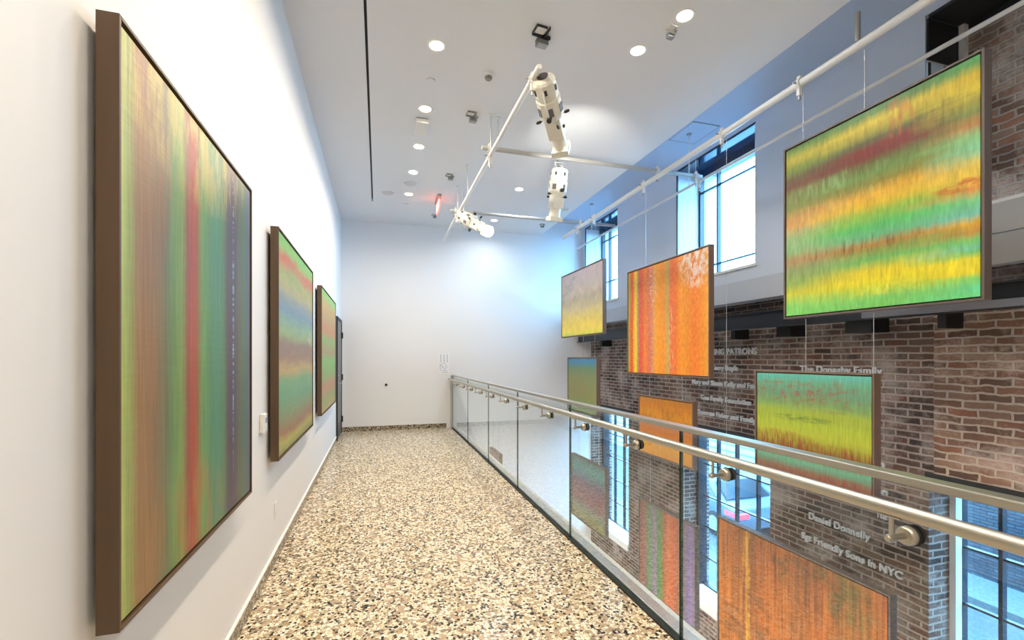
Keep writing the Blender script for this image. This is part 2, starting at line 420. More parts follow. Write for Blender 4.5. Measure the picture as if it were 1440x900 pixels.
b = MB(); b.box(XW + .012 - L.x, 4.94 - L.x, y1 - .014 - L.y, y1 - .001 - L.y, 0, 4.03 - z0); b.build('jamb_lining', mat('reflection_blue_jamb', (.55, .75, .9), .3), r6)  # pale blue paints in the bright window reflected in the jamb
b = MB(); b.box(XW + .012 - L.x, XW + .04 - L.x, y1 - .02 - L.y, y1 - .014 - L.y, 0, 4.03 - z0); b.box(4.76 - L.x, 4.80 - L.x, y1 - .02 - L.y, y1 - .014 - L.y, 0, 4.03 - z0); b.build('jamb_strip', M_frame, r6)  # dark dividers of the painted window reflection
MB().box(XW - .012 - L.x, XW - L.x, y0 - L.y, y1 - .13 - L.y, -.001, .025).build('window_sill', M_white, r6)

# ------------------------------------------------------------------ steel beam
bm = thing('steel_beam', 'long dark steel channel running along the brick wall under the white wall', 'beam', (4.5, 2.6, 1.84))
b = MB(); b.box(-.05, .05, -6.9, YB - 2.6, 0, .20); b.box(-.085, -.05, -6.9, YB - 2.6, .185, .20); b.box(-.085, -.05, -6.9, YB - 2.6, 0, .015)
b.build('channel', M_steel, bm)
for px, wd in ((848, .10), (1035, .07), (1106, .19), (1212, .26), (1330, .06)):
    p = on_x(px, 470, 4.6)
    MB().box(.05, .28, p.y - 2.6 - wd / 2, p.y - 2.6 + wd / 2, -.115, .02).build('bracket', M_black, bm)
p0 = on_x(1218, 440, 4.4); p1 = on_x(1345, 430, 4.4)
MB().box(-.16, -.10, p1.y - 2.6 - .6, p0.y - 2.6, .005, .06).build('light_rail', mat('grey_primer', (.22, .22, .25), .5), bm)
MB().box(-.10, -.05, p1.y - 2.6 - .6, p0.y - 2.6, .02, .05).build('rail_bracket', M_steel, bm)

# ------------------------------------------------------------------ balustrade
zr = 1.12
bal = thing('glass_balustrade', 'long glass balustrade with flat metal top rail and round handrail along the walkway', 'railing', (XG, 2.6, 0))
js = [9.6] + [on_x(px, 700, XG).y for px in (658, 687, 728, 802, 958)] 
js += [js[-1] - 1.47, js[-1] - 2.94, js[-1] - 4.41]
for a_, c_ in zip(js[:-1], js[1:]):
    b = MB(); y0, y1 = c_ - 2.6 + .006, a_ - 2.6 - .006
    b.box(-.007, .007, y0, y1, .0, zr - .02)
    b.mi = [1, 1, 1, 0, 1, 0]
    b.build('glass_panel', [M_glass, M_gedge], bal)
yn = js[-1] - 2.6; yf = 9.6 - 2.6
b = MB(); b.box(-.03, .03, yn, yf, zr - .022, zr + .004)
b.build('top_rail', M_chrome, bal, bevel=.004)
b = MB(); b.box(-.030, -.011, yn, yf, -.05, .012); b.build('base_gasket', M_gasket, bal)
b = MB(); b.box(.011, .085, yn, yf, -.012, .018); b.build('base_shoe', M_alum, bal, bevel=.003)
hx = -.085; hz = 1.035
b = MB(); b.cyl((hx, yn, hz), (hx, yf - .02, hz), .021, n=24); b.lathe([(0, .021), (.5, .017), (1, .004)], (hx, yf - .02, hz), (hx, yf, hz), 20)
b.build('handrail', M_chrome, bal)
yb = on_x(1283, 738, XG).y
while yb < 9.5:
    y = yb - 2.6; zz = hz - .085
    b = MB(); b.lathe([(0, .028), (.75, .028), (1, .022)], (-.0095, y, zz), (-.034, y, zz), 24)
    b.cyl((-.034, y, zz), (hx - .008, y, zz), .009, n=12); b.lathe([(0, .008), (.3, .0125), (.7, .0125), (1, .008)], (hx - .018, y, zz), (hx + .008, y, zz), 12)
    b.cyl((hx, y, zz), (hx, y, hz - .018), .0065, n=10); b.box(hx - .012, hx + .012, y - .03, y + .03, hz - .023, hz - .019)
    br = b.build('bracket', M_chrome, bal)
    MB().cyl((.0095, y, zz), (.0185, y, zz), .028, n=20).build('clamp_disc', M_gasket, br)
    MB().cyl((-.0091, y, zz), (-.0125, y, zz), .031, n=20).build('washer', M_gasket, br)
    yb += .733

# ------------------------------------------------------------------ paintings
def pc(q, g, ds=.10):
    c = s2l(q); y = .3 * c[0] + .6 * c[1] + .1 * c[2]
    return tuple((x * (1 - ds) + y * ds) * g for x in c[:3]) + (1,)
def paint(name, axis, stops, warp=.06, ws=(1, 6), streak=.35, ss=(60, 3), blots=(), rough=.35, bump=.25, gain=.78, fr=1.0, ds=.08, more=()):
    """stops: (pos, rgb255) along the stripe axis.  blots: (rgb, (u,v), (ru,rv), (su,sv), thresh, strength)"""
    m = mat(name, (.5, .5, .5), rough, spec=.35); k = N(m)
    tc = k.n('ShaderNodeTexCoord').outputs['UV']; sp = k.n('ShaderNodeSeparateXYZ'); k.l(tc, sp.inputs[0])
    u, v = sp.outputs[0], sp.outputs[1]
    a, c = (u, v) if axis == 'u' else (v, u)
    sd = random.random() * 50
    n0 = k.noise(k.vec(k.math('MULTIPLY', a, ws[1]), k.math('MULTIPLY', c, ws[0]), sd), 1, 4, .6)
    n9 = k.noise(k.vec(k.math('MULTIPLY', a, 3), k.math('MULTIPLY', c, 60), sd + 9), 1, 3, .6)
    n8 = k.noise(k.vec(k.math('MULTIPLY', a, 16), k.math('MULTIPLY', c, 2.2), sd + 17), 1, 4, .65)
    f = k.math('ADD', k.math('ADD', a, k.math('MULTIPLY', k.math('SUBTRACT', n8, .5), warp * 1.3)), k.math('ADD', k.math('MULTIPLY', k.math('SUBTRACT', n0, .5), warp * 2), k.math('MULTIPLY', k.math('SUBTRACT', n9, .5), warp * fr)))
    col = k.ramp(f, [(p, pc(q, gain, ds)) for p, q in stops])
    for c0, c1, st in more:
        mk = k.math('DIVIDE', k.math('SUBTRACT', k.math('ADD', c, k.math('MULTIPLY', k.math('SUBTRACT', n8, .5), .5)), c0), c1 - c0, clamp=True)
        col = k.mix(mk, col, k.ramp(f, [(p, pc(q, gain, ds)) for p, q in st]))
    n1 = k.noise(k.vec(k.math('MULTIPLY', a, ss[0]), k.math('MULTIPLY', c, ss[1]), sd + 3), 1, 4, .65)
    sh = k.ramp(n1, [(.25, (1 - streak,) * 3 + (1,)), (.75, (1 + streak * .8,) * 3 + (1,))])
    for rgb, (cu, cv), (ru, rv), (su, sv), th, st in blots:
        du = k.math('DIVIDE', k.math('SUBTRACT', u, cu), ru); dv = k.math('DIVIDE', k.math('SUBTRACT', v, cv), rv)
        d2 = k.math('ADD', k.math('MULTIPLY', du, du), k.math('MULTIPLY', dv, dv))
        g = k.math('SUBTRACT', 1.0, d2, clamp=True)
        sd += 5
        nn = k.noise(k.vec(k.math('MULTIPLY', u, su), k.math('MULTIPLY', v, sv), sd), 1, 4, .65)
        mk = k.math('MULTIPLY', k.math('MULTIPLY', k.math('SUBTRACT', nn, th), 7, clamp=True), k.math('MULTIPLY', k.math('POWER', g, .6), st), clamp=True)
        col = k.mix(mk, col, pc(rgb, gain, ds))
    col = k.mix(1.0, col, sh, 'MULTIPLY')
    k.l(col, k.b.inputs['Base Color'])
    k.bump(k.math('ADD', n1, n9), bump, .004)
    return m

def painting(name, w, h, d, fm, cm, loc, rz, label, group, fw=.012, wires=(), lean=0):
    """local: x to the right of the picture, z up from the bottom, front towards -y"""
    root = thing(name, label, 'painting', loc, rz, group)
    if lean: root.rotation_euler = (0, lean, rz)
    b = MB()
    b.box(-w / 2, -w / 2 + fw, 0, d, 0, h); b.box(w / 2 - fw, w / 2, 0, d, 0, h)
    b.box(-w / 2 + fw, w / 2 - fw, 0, d, 0, fw); b.box(-w / 2 + fw, w / 2 - fw, 0, d, h - fw, h)
    b.build('frame', fm, root, bevel=.0012)
    MB().box(-w / 2 + fw, w / 2 - fw, d - .012, d - .002, fw, h - fw).build('backing', M_black, root)
    g = fw + .009
    cv = MB().box(-w / 2 + g, w / 2 - g, .006, d - .014, g, h - g)
    cw, ch = w - 2 * g, h - 2 * g
    cv.build('canvas', cm, root, bevel=.002, uv=lambda p: ((p.x + cw / 2) / cw, (p.z - g) / ch))
    for x, ln in wires:
        b = MB(); b.cyl((x, d * .5, h), (x, d * .5, h + ln), .0022, n=8); b.cyl((x, d * .5, h), (x, d * .5, h + .03), .006, n=8)
        b.build('hanging_wire', M_wire, root)
    return root

SG = 'stripe'
p_big = paint('big_vertical_stripes', 'u', [(0, (196, 214, 110)), (.03, (168, 180, 90)), (.07, (172, 128, 76)), (.15, (160, 122, 76)), (.21, (122, 126, 84)), (.26, (112, 158, 78)), (.31, (140, 168, 72)), (.345, (160, 84, 52)),
    (.385, (196, 66, 22)), (.42, (172, 100, 42)), (.46, (112, 168, 78)), (.53, (88, 150, 96)), (.60, (72, 152, 118)), (.66, (92, 140, 86)), (.70, (88, 68, 84)), (.745, (78, 58, 84)), (.79, (82, 62, 84)), (.84, (94, 100, 76)), (.90, (84, 118, 76)), (.95, (88, 110, 120)), (1, (96, 122, 138))],
    warp=.02, ws=(1.2, 9), streak=.24, ss=(90, 5), gain=.72, ds=.03, blots=[((222, 200, 92), (.42, .97), (.5, .17), (16, 5), .42, .75), ((190, 130, 60), (.38, .06), (.3, .16), (16, 4), .45, .6), ((180, 90, 60), (.16, .85), (.1, .25), (20, 2), .5, .4), ((150, 205, 230), (.772, .58), (.011, .5), (6, 90), .47, 1.0)])
p_mid = paint('misty_horizontal_bands', 'v', [(0, (150, 150, 70)), (.04, (196, 190, 74)), (.09, (168, 110, 70)), (.17, (128, 156, 96)), (.25, (92, 168, 122)), (.33, (116, 176, 118)), (.385, (204, 172, 96)), (.43, (160, 122, 96)), (.50, (146, 118, 104)), (.545, (150, 182, 110)), (.60, (132, 182, 150)), (.66, (100, 150, 178)), (.72, (142, 158, 172)), (.77, (196, 182, 120)), (.83, (168, 184, 92)), (.865, (204, 130, 78)), (.91, (214, 98, 58)), (.945, (150, 200, 84)), (1, (120, 205, 84))],
    warp=.045, ws=(3, 3), streak=.16, ss=(40, 6), blots=[((150, 176, 100), (.5, .8), (.6, .12), (5, 8), .45, .6), ((230, 236, 232), (.9, .56), (.12, .04), (30, 30), .5, .8)])
p_sml = paint('small_pastel_bands', 'v', [(0, (196, 160, 84)), (.1, (150, 170, 80)), (.2, (206, 132, 92)), (.28, (140, 176, 84)), (.42, (122, 190, 84)), (.5, (176, 140, 90)), (.6, (130, 184, 84)), (.68, (214, 130, 84)), (.78, (196, 160, 88)), (.88, (208, 166, 80)), (.95, (150, 200, 88)), (1, (128, 206, 90))],
    warp=.04, ws=(3, 4), streak=.14, ss=(40, 5))
p_green = paint('green_yellow_diagonal_bands', 'v', [(0, (130, 215, 110)), (.06, (140, 215, 110)), (.13, (215, 210, 60)), (.19, (150, 180, 90)), (.27, (150, 165, 110)), (.32, (190, 150, 100)), (.38, (150, 190, 130)), (.46, (165, 200, 140)), (.53, (220, 170, 100)), (.58, (200, 150, 90)), (.64, (130, 140, 75)), (.72, (125, 130, 75)), (.77, (110, 70, 55)), (.82, (100, 90, 60)), (.87, (120, 140, 65)), (.93, (185, 172, 70)), (.97, (130, 150, 72)), (1, (90, 120, 65))],
    warp=.022, ws=(1.6, 3), streak=.3, ss=(12, 60), gain=.80, fr=1.8, ds=.0,
    more=[(.1, .45, [(0, (120, 205, 100)), (.04, (130, 210, 110)), (.09, (200, 215, 60)), (.14, (238, 222, 40)), (.19, (235, 215, 45)), (.24, (120, 190, 100)), (.29, (150, 160, 80)), (.32, (190, 140, 70)), (.355, (115, 190, 140)), (.41, (100, 200, 110)), (.47, (160, 200, 80)), (.52, (230, 195, 60)), (.57, (236, 180, 60)), (.62, (150, 140, 60)), (.68, (120, 150, 80)), (.73, (110, 110, 62)), (.765, (125, 56, 46)), (.81, (128, 50, 44)), (.845, (96, 100, 60)), (.88, (170, 160, 56)), (.93, (215, 192, 58)), (.97, (110, 140, 66)), (1, (80, 130, 74))]),
          (.72, .97, [(0, (115, 225, 140)), (.04, (105, 220, 160)), (.08, (130, 215, 110)), (.11, (240, 220, 45)), (.16, (240, 225, 50)), (.185, (130, 205, 110)), (.21, (120, 200, 160)), (.24, (120, 200, 110)), (.275, (190, 140, 60)), (.31, (225, 175, 50)), (.35, (120, 200, 180)), (.41, (130, 210, 140)), (.455, (220, 150, 70)), (.50, (240, 205, 80)), (.55, (225, 195, 85)), (.60, (130, 205, 160)), (.67, (140, 195, 130)), (.72, (185, 130, 72)), (.77, (122, 134, 70)), (.82, (160, 155, 60)), (.87, (230, 205, 55)), (.93, (210, 180, 50)), (.975, (96, 160, 90)), (1, (90, 165, 100))])],
    blots=[((206, 100, 56), (.66, .90), (.1, .1), (30, 12), .45, .6), ((206, 90, 50), (.93, .48), (.12, .03), (20, 30), .42, .8), ((150, 190, 120), (.3, .70), (.35, .05), (46, 8), .48, .6), ((220, 200, 110), (.35, .58), (.5, .05), (60, 12), .5, .6), ((110, 60, 40), (.45, .33), (.35, .05), (60, 8), .5, .7), ((130, 210, 100), (.5, .06), (.5, .05), (40, 10), .5, .7), ((240, 235, 90), (.6, .09), (.2, .03), (50, 30), .45, .7)])
p_orange = paint('orange_yellow_vertical', 'u', [(0, (206, 170, 62)), (.02, (150, 170, 60)), (.035, (226, 96, 40)), (.07, (236, 84, 38)), (.095, (246, 200, 30)), (.125, (250, 214, 34)), (.15, (170, 150, 110)), (.18, (226, 80, 70)), (.22, (234, 98, 52)), (.26, (240, 140, 50)), (.31, (232, 110, 74)), (.36, (226, 150, 110)), (.40, (250, 168, 44)), (.50, (246, 150, 44)), (.57, (196, 170, 90)), (.60, (238, 112, 60)), (.66, (240, 122, 48)), (.72, (250, 160, 44)), (.78, (240, 150, 44)), (.86, (246, 132, 44)), (.94, (248, 150, 48)), (1, (252, 176, 56))],
    warp=.018, ws=(1.5, 12), streak=.22, ss=(60, 26), gain=.80, ds=0, fr=1.6, blots=[((250, 200, 90), (.55, .5), (.8, .9), (70, 36), .56, .6), ((236, 120, 50), (.2, .5), (.3, .8), (70, 36), .58, .5), ((206, 150, 120), (.28, .5), (.1, .8), (60, 40), .55, .7), ((120, 84, 110), (.345, .3), (.04, .4), (60, 60), .5, .9), ((240, 220, 210), (.36, .82), (.09, .22), (40, 50), .52, .9), ((255, 240, 225), (.88, .95), (.2, .26), (28, 16), .42, .95), ((240, 230, 200), (.6, .25), (.04, .4), (60, 20), .52, .7)])
p_grey = paint('grey_to_yellow', 'v', [(0, (206, 214, 40)), (.04, (238, 216, 36)), (.14, (240, 208, 52)), (.28, (222, 198, 90)), (.42, (204, 186, 130)), (.6, (192, 176, 150)), (.8, (180, 168, 164)), (1, (188, 172, 176))],
    warp=.10, ws=(4, 3), streak=.14, ss=(10, 12), gain=.95, blots=[((140, 140, 132), (.2, .75), (.3, .4), (7, 7), .5, .6), ((190, 160, 170), (.75, .85), (.4, .3), (8, 4), .45, .6), ((230, 210, 180), (.6, .5), (.5, .4), (10, 6), .55, .5)])
p_teal = paint('olive_with_blue_top', 'v', [(0, (120, 140, 70)), (.12, (128, 146, 70)), (.35, (138, 138, 76)), (.6, (132, 142, 84)), (.82, (108, 140, 98)), (.88, (78, 140, 140)), (.95, (52, 136, 190)), (1, (60, 130, 170))],
    warp=.04, ws=(6, 4), streak=.12, ss=(30, 30), blots=[((176, 130, 70), (.35, .5), (.4, .3), (10, 6), .5, .5)])
p_osml = paint('small_orange', 'v', [(0, (240, 160, 40)), (.15, (250, 176, 44)), (.4, (236, 136, 36)), (.55, (216, 126, 40)), (.72, (246, 166, 40)), (.9, (224, 140, 44)), (1, (206, 140, 60))],
    warp=.07, ws=(4, 3), streak=.22, ss=(8, 40), ds=0, gain=.58, blots=[((176, 110, 50), (.5, .75), (.6, .2), (16, 5), .48, .6)])
p_lime = paint('mint_lime_with_red_flecks', 'v', [(0, (200, 96, 70)), (.03, (120, 200, 120)), (.06, (170, 110, 80)), (.13, (176, 128, 96)), (.17, (136, 176, 140)), (.22, (118, 206, 160)), (.27, (130, 176, 110)), (.32, (168, 140, 50)), (.38, (196, 196, 46)), (.45, (214, 224, 46)), (.54, (206, 228, 48)), (.60, (196, 214, 56)), (.66, (190, 216, 62)), (.72, (150, 196, 112)), (.82, (130, 186, 146)), (.92, (122, 206, 164)), (.97, (112, 222, 206)), (1, (126, 224, 206))],
    warp=.035, ws=(2.5, 3), streak=.24, ss=(6, 60), gain=.60, fr=1.5, blots=[((206, 84, 70), (.35, .84), (.5, .13), (16, 30), .5, .8), ((190, 110, 96), (.7, .8), (.4, .18), (14, 20), .5, .6), ((176, 70, 40), (.25, .37), (.4, .11), (70, 7), .42, .9), ((176, 70, 40), (.75, .31), (.4, .11), (70, 7), .42, .9), ((120, 206, 160), (.5, .24), (.8, .07), (70, 7), .45, .8), ((196, 60, 66), (.75, .1), (.6, .06), (60, 12), .46, .8), ((110, 150, 70), (.45, .60), (.3, .035), (10, 30), .42, .7)])
p_maroon = paint('teal_maroon_bands', 'v', [(0, (96, 96, 44)), (.1, (122, 112, 50)), (.2, (104, 120, 84)), (.28, (110, 84, 84)), (.4, (116, 66, 62)), (.55, (106, 66, 84)), (.66, (94, 76, 100)), (.74, (76, 110, 116)), (.84, (68, 150, 136)), (.93, (72, 128, 126)), (1, (84, 120, 110))],
    warp=.05, ws=(2.5, 3), streak=.25, ss=(40, 6), gain=.62, blots=[((60, 110, 150), (.2, .8), (.4, .15), (6, 14), .45, .6)])
p_stripe = paint('green_orange_stripes', 'u', [(0, (120, 84, 70)), (.05, (136, 76, 62)), (.12, (140, 92, 74)), (.17, (92, 120, 84)), (.23, (96, 132, 84)), (.29, (132, 112, 130)), (.33, (140, 118, 140)), (.38, (80, 128, 66)), (.44, (92, 128, 60)), (.5, (168, 92, 44)), (.58, (206, 104, 44)), (.68, (196, 92, 42)), (.76, (150, 104, 70)), (.82, (120, 116, 90)), (.9, (128, 108, 150)), (.95, (140, 118, 170)), (1, (130, 110, 140))],
    warp=.018, ws=(1.5, 8), streak=.3, ss=(40, 30), gain=.55)
p_rust = paint('rust_orange_fine_stripes', 'u', [(0, (212, 122, 34)), (.2, (180, 106, 40)), (.22, (236, 170, 56)), (.24, (165, 96, 36)), (.4, (208, 116, 36)), (.55, (182, 108, 40)), (.7, (204, 112, 34)), (.85, (180, 116, 42)), (1, (216, 116, 34))],
    warp=.05, ws=(.6, 30), streak=.75, ss=(70, 1.6), gain=.55, ds=0, blots=[((92, 70, 44), (.2, .35), (.45, .4), (5, 9), .5, .6), ((92, 84, 40), (.5, .85), (.35, .2), (9, 6), .5, .6), ((120, 116, 50), (.8, .85), (.2, .3), (12, 5), .45, .7), ((206, 110, 50), (.6, .5), (.6, .6), (30, 3), .55, .6)])

DW = .052
def wallpaint(name, pts, cm, label, lean=0, fw=.010):
    (lx, ty), (bx, by), (rx, rty), (rbx, rby) = pts
    Xf = XL + .022 + DW
    a = on_x(lx, ty, Xf); b_ = on_x(bx, by, Xf); c = on_x(rx, rty, Xf); d = on_x(rbx, rby, Xf)
    y0 = (a.y + b_.y) / 2; y1 = (c.y + d.y) / 2; zt_ = (a.z + c.z) / 2; zb_ = (b_.z + d.z) / 2
    r = painting(name, y1 - y0, zt_ - zb_, DW, M_fwal, cm, (Xf, (y0 + y1) / 2, zb_), PI / 2, label, 'framed abstract paintings along the left wall', fw)
    MB().box(-.2, .2, DW, DW + .0215, (zt_ - zb_) * .7, (zt_ - zb_) * .7 + .05).build('wall_cleat', M_black, r)
    return r
wallpaint('abstract_painting', ((163, 9), (173, 885), (352, 265), (357, 690)), p_big, 'largest framed painting of vertical red, green and violet stripes, nearest on the left wall')
wallpaint('abstract_painting', ((391, 317), (393, 648), (440, 382), (441, 598)), p_mid, 'framed painting of hazy horizontal bands with orange top, middle of the left wall')
wallpaint('abstract_painting', ((452, 402), (453, 583), (472, 425), (472.5, 566)), p_sml, 'framed painting of pastel green and orange bands, farthest on the left wall')

XH = 3.4; HG = 'abstract paintings hung on wires over the atrium'
ZP = 3.80      # long pipe height
def hang(pts, cm, fm, label, wires, X=XH, d=.065, fw=.014):
    (lx, ty), (lbx, by), (rx, rty), (rbx, rby) = pts
    a = on_x(lx, ty, X); b_ = on_x(lbx, by, X); c = on_x(rx, rty, X); d_ = on_x(rbx, rby, X)
    yl = (a.y + b_.y) / 2; yr = (c.y + d_.y) / 2; zt_ = (a.z + c.z) / 2; zb_ = (b_.z + d_.z) / 2
    W = yl - yr
    ws = [((yl + yr) / 2 - on_x(px, 300, X).y if px > 2 else (px - .5) * W, zend - zt_) for px, zend in wires]
    return painting('hanging_painting', W, zt_ - zb_, d, fm, cm, (X, (yl + yr) / 2, zb_), -PI / 2, label, HG, fw, ws)
hang(((1100.5, 211), (1103, 449), (1381, 69), (1388, 421)), p_green, M_fdark, 'largest hanging painting, green and yellow slanted bands, at the upper right', [(1125, ZP - .06), (1211, ZP - .06)])
hang(((881, 382), (883, 526), (997, 345), (997.5, 532)), p_orange, M_fhang, 'bright orange and yellow hanging painting with vertical stripes, in front of the white wall', [(905, ZP - .06), (975, ZP - .06)])
hang(((788.5, 388), (790, 474), (846.5, 366), (849, 471)), p_grey, M_fhang, 'grey hanging painting fading to yellow at the bottom, nearest the back wall', [(806, ZP - .06), (835, ZP - .06)])
hang(((797, 502.5), (799, 577), (838, 502.5), (840, 587)), p_teal, M_fhang, 'olive hanging painting with a blue top edge, below the grey and yellow one', [(818, 1.862), (834, 1.862)])
hang(((897, 556), (898, 637), (974, 563), (974.5, 660)), p_osml, M_fhang, 'plain amber orange hanging painting seen behind the handrail', [(.2, 1.27), (.8, 1.27)])
hang(((1061, 520), (1061.5, 667), (1230, 526), (1229, 718)), p_lime, M_fhang, 'mint and lime hanging painting with red flecks, below the largest one', [(1129, 1.80), (1224, 1.80)])
hang(((803, 637), (804, 724), (849.5, 658), (852, 759)), p_maroon, M_fdark, 'hanging painting of teal over maroon bands, low at the far street window', [(.2, .51), (.8, .51)])
hang(((897, 698), (898.5, 812), (977, 741), (977, 898)), p_stripe, M_fdark, 'hanging painting of green, violet and orange stripes, behind the glass left of the rust one', [(.2, .20), (.8, .20)])
hang(((1008, 725), (1008.5, 910), (1252, 838), (1252, 1108)), p_rust, M_fdark, 'rust orange hanging painting with fine vertical lines, lowest right', [(1018, ZP - .06)])
hang(((688.5, 632), (688.5, 680), (702, 635), (702, 677)), paint('faded_rose', 'v', [(0, (176, 120, 110)), (.5, (190, 130, 116)), (1, (150, 110, 110))]), M_fhang, 'small reddish brown painting glimpsed low through the far glass panels', [(.2, .35), (.8, .35)], X=2.0, d=.06)

# ------------------------------------------------------------------ lettering
def text_mesh(t, size, off=.0025, ext=.009):
    cu = bpy.data.curves.new('t', 'FONT'); cu.body = t; cu.size = size; cu.extrude = ext; cu.offset = off; cu.space_character = 1.04
    o = bpy.data.objects.new('t', cu); C.objects.link(o); bpy.context.view_layer.update()
    me = bpy.data.meshes.new_from_object(o.evaluated_get(bpy.context.evaluated_depsgraph_get())); bpy.data.objects.remove(o)
    xs = [v.co.x for v in me.vertices]; me.materials.clear(); me.materials.append(M_letter)
    return me, min(xs), max(xs)
def letters(txt, y, z, size, label):
    root = thing('wall_lettering', label, 'lettering', (XB - .024, y, z), 0, 'raised donor names on the brick wall')
    root.rotation_euler = (PI / 2, 0, -PI / 2)
    full, a, b_ = text_mesh(txt, size); W = b_ - a; x = 0
    ws = txt.split(' ')
    for i, w_ in enumerate(ws):
        _, _, e = text_mesh(' '.join(ws[:i + 1]), size); me, m0, m1 = text_mesh(w_, size)
        me.name = 'word'; q = bpy.data.objects.new('word', me); C.objects.link(q); q.parent = root
        q.location = (e - m1 - a - W / 2, -size * .35, 0)
    return root
YC1 = 5.42; YC2 = 3.72; TS = .10
letters('FOUNDING PATRONS', YC1, H + .10, .118, 'raised heading in capitals ending in PATRONS on the brick wall')
for t, r in (('Gerry Boyle', 0), ('Mary and Shaun Kelly and Family', 1), ('Geo Family Foundation', 2), ('Donovan Fisher and Family', 3)):
    letters(t, YC1 - .02, H - .135 - .228 * r, TS, ['short raised donor name line directly under the capitals heading', 'second raised donor line under the heading, naming a family', 'third raised donor line, a family foundation', 'fourth raised donor line, just left of the lime painting'][r])
letters('The Donaghy Family', YC2, H - .122, TS * 1.05, 'raised line reading The Donaghy Family above the lime painting')
letters('n', on_x(1243, 652, XB).y, on_x(1243, 652, XB).z, TS, 'end letter n of a donor line right of the lime painting, upper')
letters('on', on_x(1243, 690, XB).y, on_x(1243, 690, XB).z, TS, 'end letters on of a donor line between the two rails')
letters('na', on_x(1244, 724, XB).y, on_x(1244, 724, XB).z, TS, 'end letters na of a donor line left of the nearest handrail bracket')
letters('Daniel Donnelly', YC2, on_x(1178, 738, XB).z, TS, 'raised line reading Daniel Donnelly above the rust painting')
letters('Sgt Friendly Sons in NYC', YC2 - .1, on_x(1190, 776, XB).z, TS, 'lowest raised donor line, ending in NYC, above the rust painting')

# ------------------------------------------------------------------ pipes
def pipe(label, p0, p1, r, clamps=(), rods=(), group='white pipe grid hung from the ceiling', chain=()):
    p0, p1 = Vector(p0), Vector(p1); mid = (p0 + p1) / 2; d = (p1 - p0).normalized()
    root = thing('lighting_pipe', label, 'pipe', mid, 0, group)
    b = MB(); b.lathe([(0, r * .8), (.0015, r), (.9985, r), (1, r * .8)], p0 - mid, p1 - mid, 20); b.build('pipe', M_pipe2 if abs(d.x) > .5 else M_pipe, root)
    perp = Vector((-d.y, d.x, 0))
    for s in clamps:
        c = p0 + d * s - mid
        b = MB(); e = d * .022
        b.lathe([(0, r + .012), (1, r + .012)], c - e, c + e, 14)
        b.box(c.x - .012, c.x + .012, c.y - .016, c.y + .016, c.z + r, c.z + r + .035)
        b.box(c.x - .016, c.x + .016, c.y - .014, c.y + .014, c.z - r - .07, c.z - r)
        cl = b.build('pipe_clamp', M_white, root)
        MB().cyl(c + Vector((0, 0, -r - .07)), c + Vector((0, 0, -r - .11)), .010, n=8).build('eye_bolt', M_grey, cl); MB().cyl(c + perp * (r + .008), c + perp * (r + .04), .008, n=8).build('bolt', M_grey, cl)
    for s, ztop in rods:
        c = p0 + d * s - mid
        b = MB(); b.cyl(c + Vector((0, 0, r)), (c.x, c.y, ztop - mid.z), .012, n=12)
        b.build('support_rod', M_pipe, root)
        MB().cyl((c.x, c.y, ztop - mid.z - .012), (c.x, c.y, ztop - mid.z - .001), .035, n=16).build('ceiling_flange', M_white, root)
    for s, ztop in chain:
        c = p0 + d * s - mid; top = ztop - mid.z; n = int((top - c.z) / .045); b = MB()
        for q in range(n):
            z0 = c.z + r + q * .045; ax = Vector((1, 0, 0)) if q % 2 else Vector((0, 1, 0))
            pts = [Vector((c.x, c.y, z0 + .028)) + ax * math.cos(t * PI / 5) * .011 + Vector((0, 0, math.sin(t * PI / 5) * .026)) for t in range(11)]
            b.tube(pts, .0035, 6)
        b.build('chain', M_white, root)
        MB().cyl((c.x, c.y, top - .02), (c.x, c.y, top - .001), .035, n=14).build('ceiling_flange', M_grey, root)
    return root
ZA = 3.885
# long pipe over the hanging paintings
ys0 = -1.0; ye = on_x(792, 333, XH + .03).y
cl = [on_x(px, 200, XH + .03).y - ys0 for px in (1124, 1015, 905, 835, 812)] + [1.5 - ys0]
pipe('long white pipe above the hanging paintings, running toward the back wall', (XH + .03, ys0, ZP), (XH + .03, ye, ZP), .030, clamps=cl)
# lower thin pipe by the windows
X2 = 4.11; Z2 = on_x(985, 254, X2).z
ye2 = on_x(811, 350, X2).y
pipe('thinner white pipe crossing in front of the upper windows', (X2, -1, Z2), (X2, ye2, Z2), .018, chain=((on_x(969, 260, X2).y + 1, ZR), (on_x(832, 330, X2).y + 1, ZR)), clamps=(on_x(983, 254, X2).y + 1,))
# left long pipe
X1 = 1.235
pipe('white pipe over the walkway carrying the two bright spotlights', (X1, 3.42, ZP), (X1, 8.95, ZP), .024, clamps=(.18, 1.68, 3.83, 4.0), rods=((1.63, ZC), (3.03, ZC), (3.88, ZC)))
# transverse
pipe('nearer cross pipe spanning from the walkway to the windows', (1.14, 5.1, ZA), (X2 + .02, 5.1, ZA), .026, clamps=(.09, 2.31, 2.9), rods=((.19, ZC),))
pipe('farther cross pipe close to the back wall', (1.13, 7.42, ZA), (X2 + .02, 7.42, ZA), .026, clamps=(.09, 2.31), rods=((.22, ZC),))
# short vertical stub seen above the long pipe
tp = on_x(1206, 18, XH + .03); bt_ = on_x(1206, 42, XH + .03)
tag(MB().cyl((XH + .03, tp.y, ZP + .031), (XH + .03, tp.y, tp.z), .018, n=16).build('pipe_stub', M_grey), 'short upright metal stub standing on the long white pipe', 'pipe')

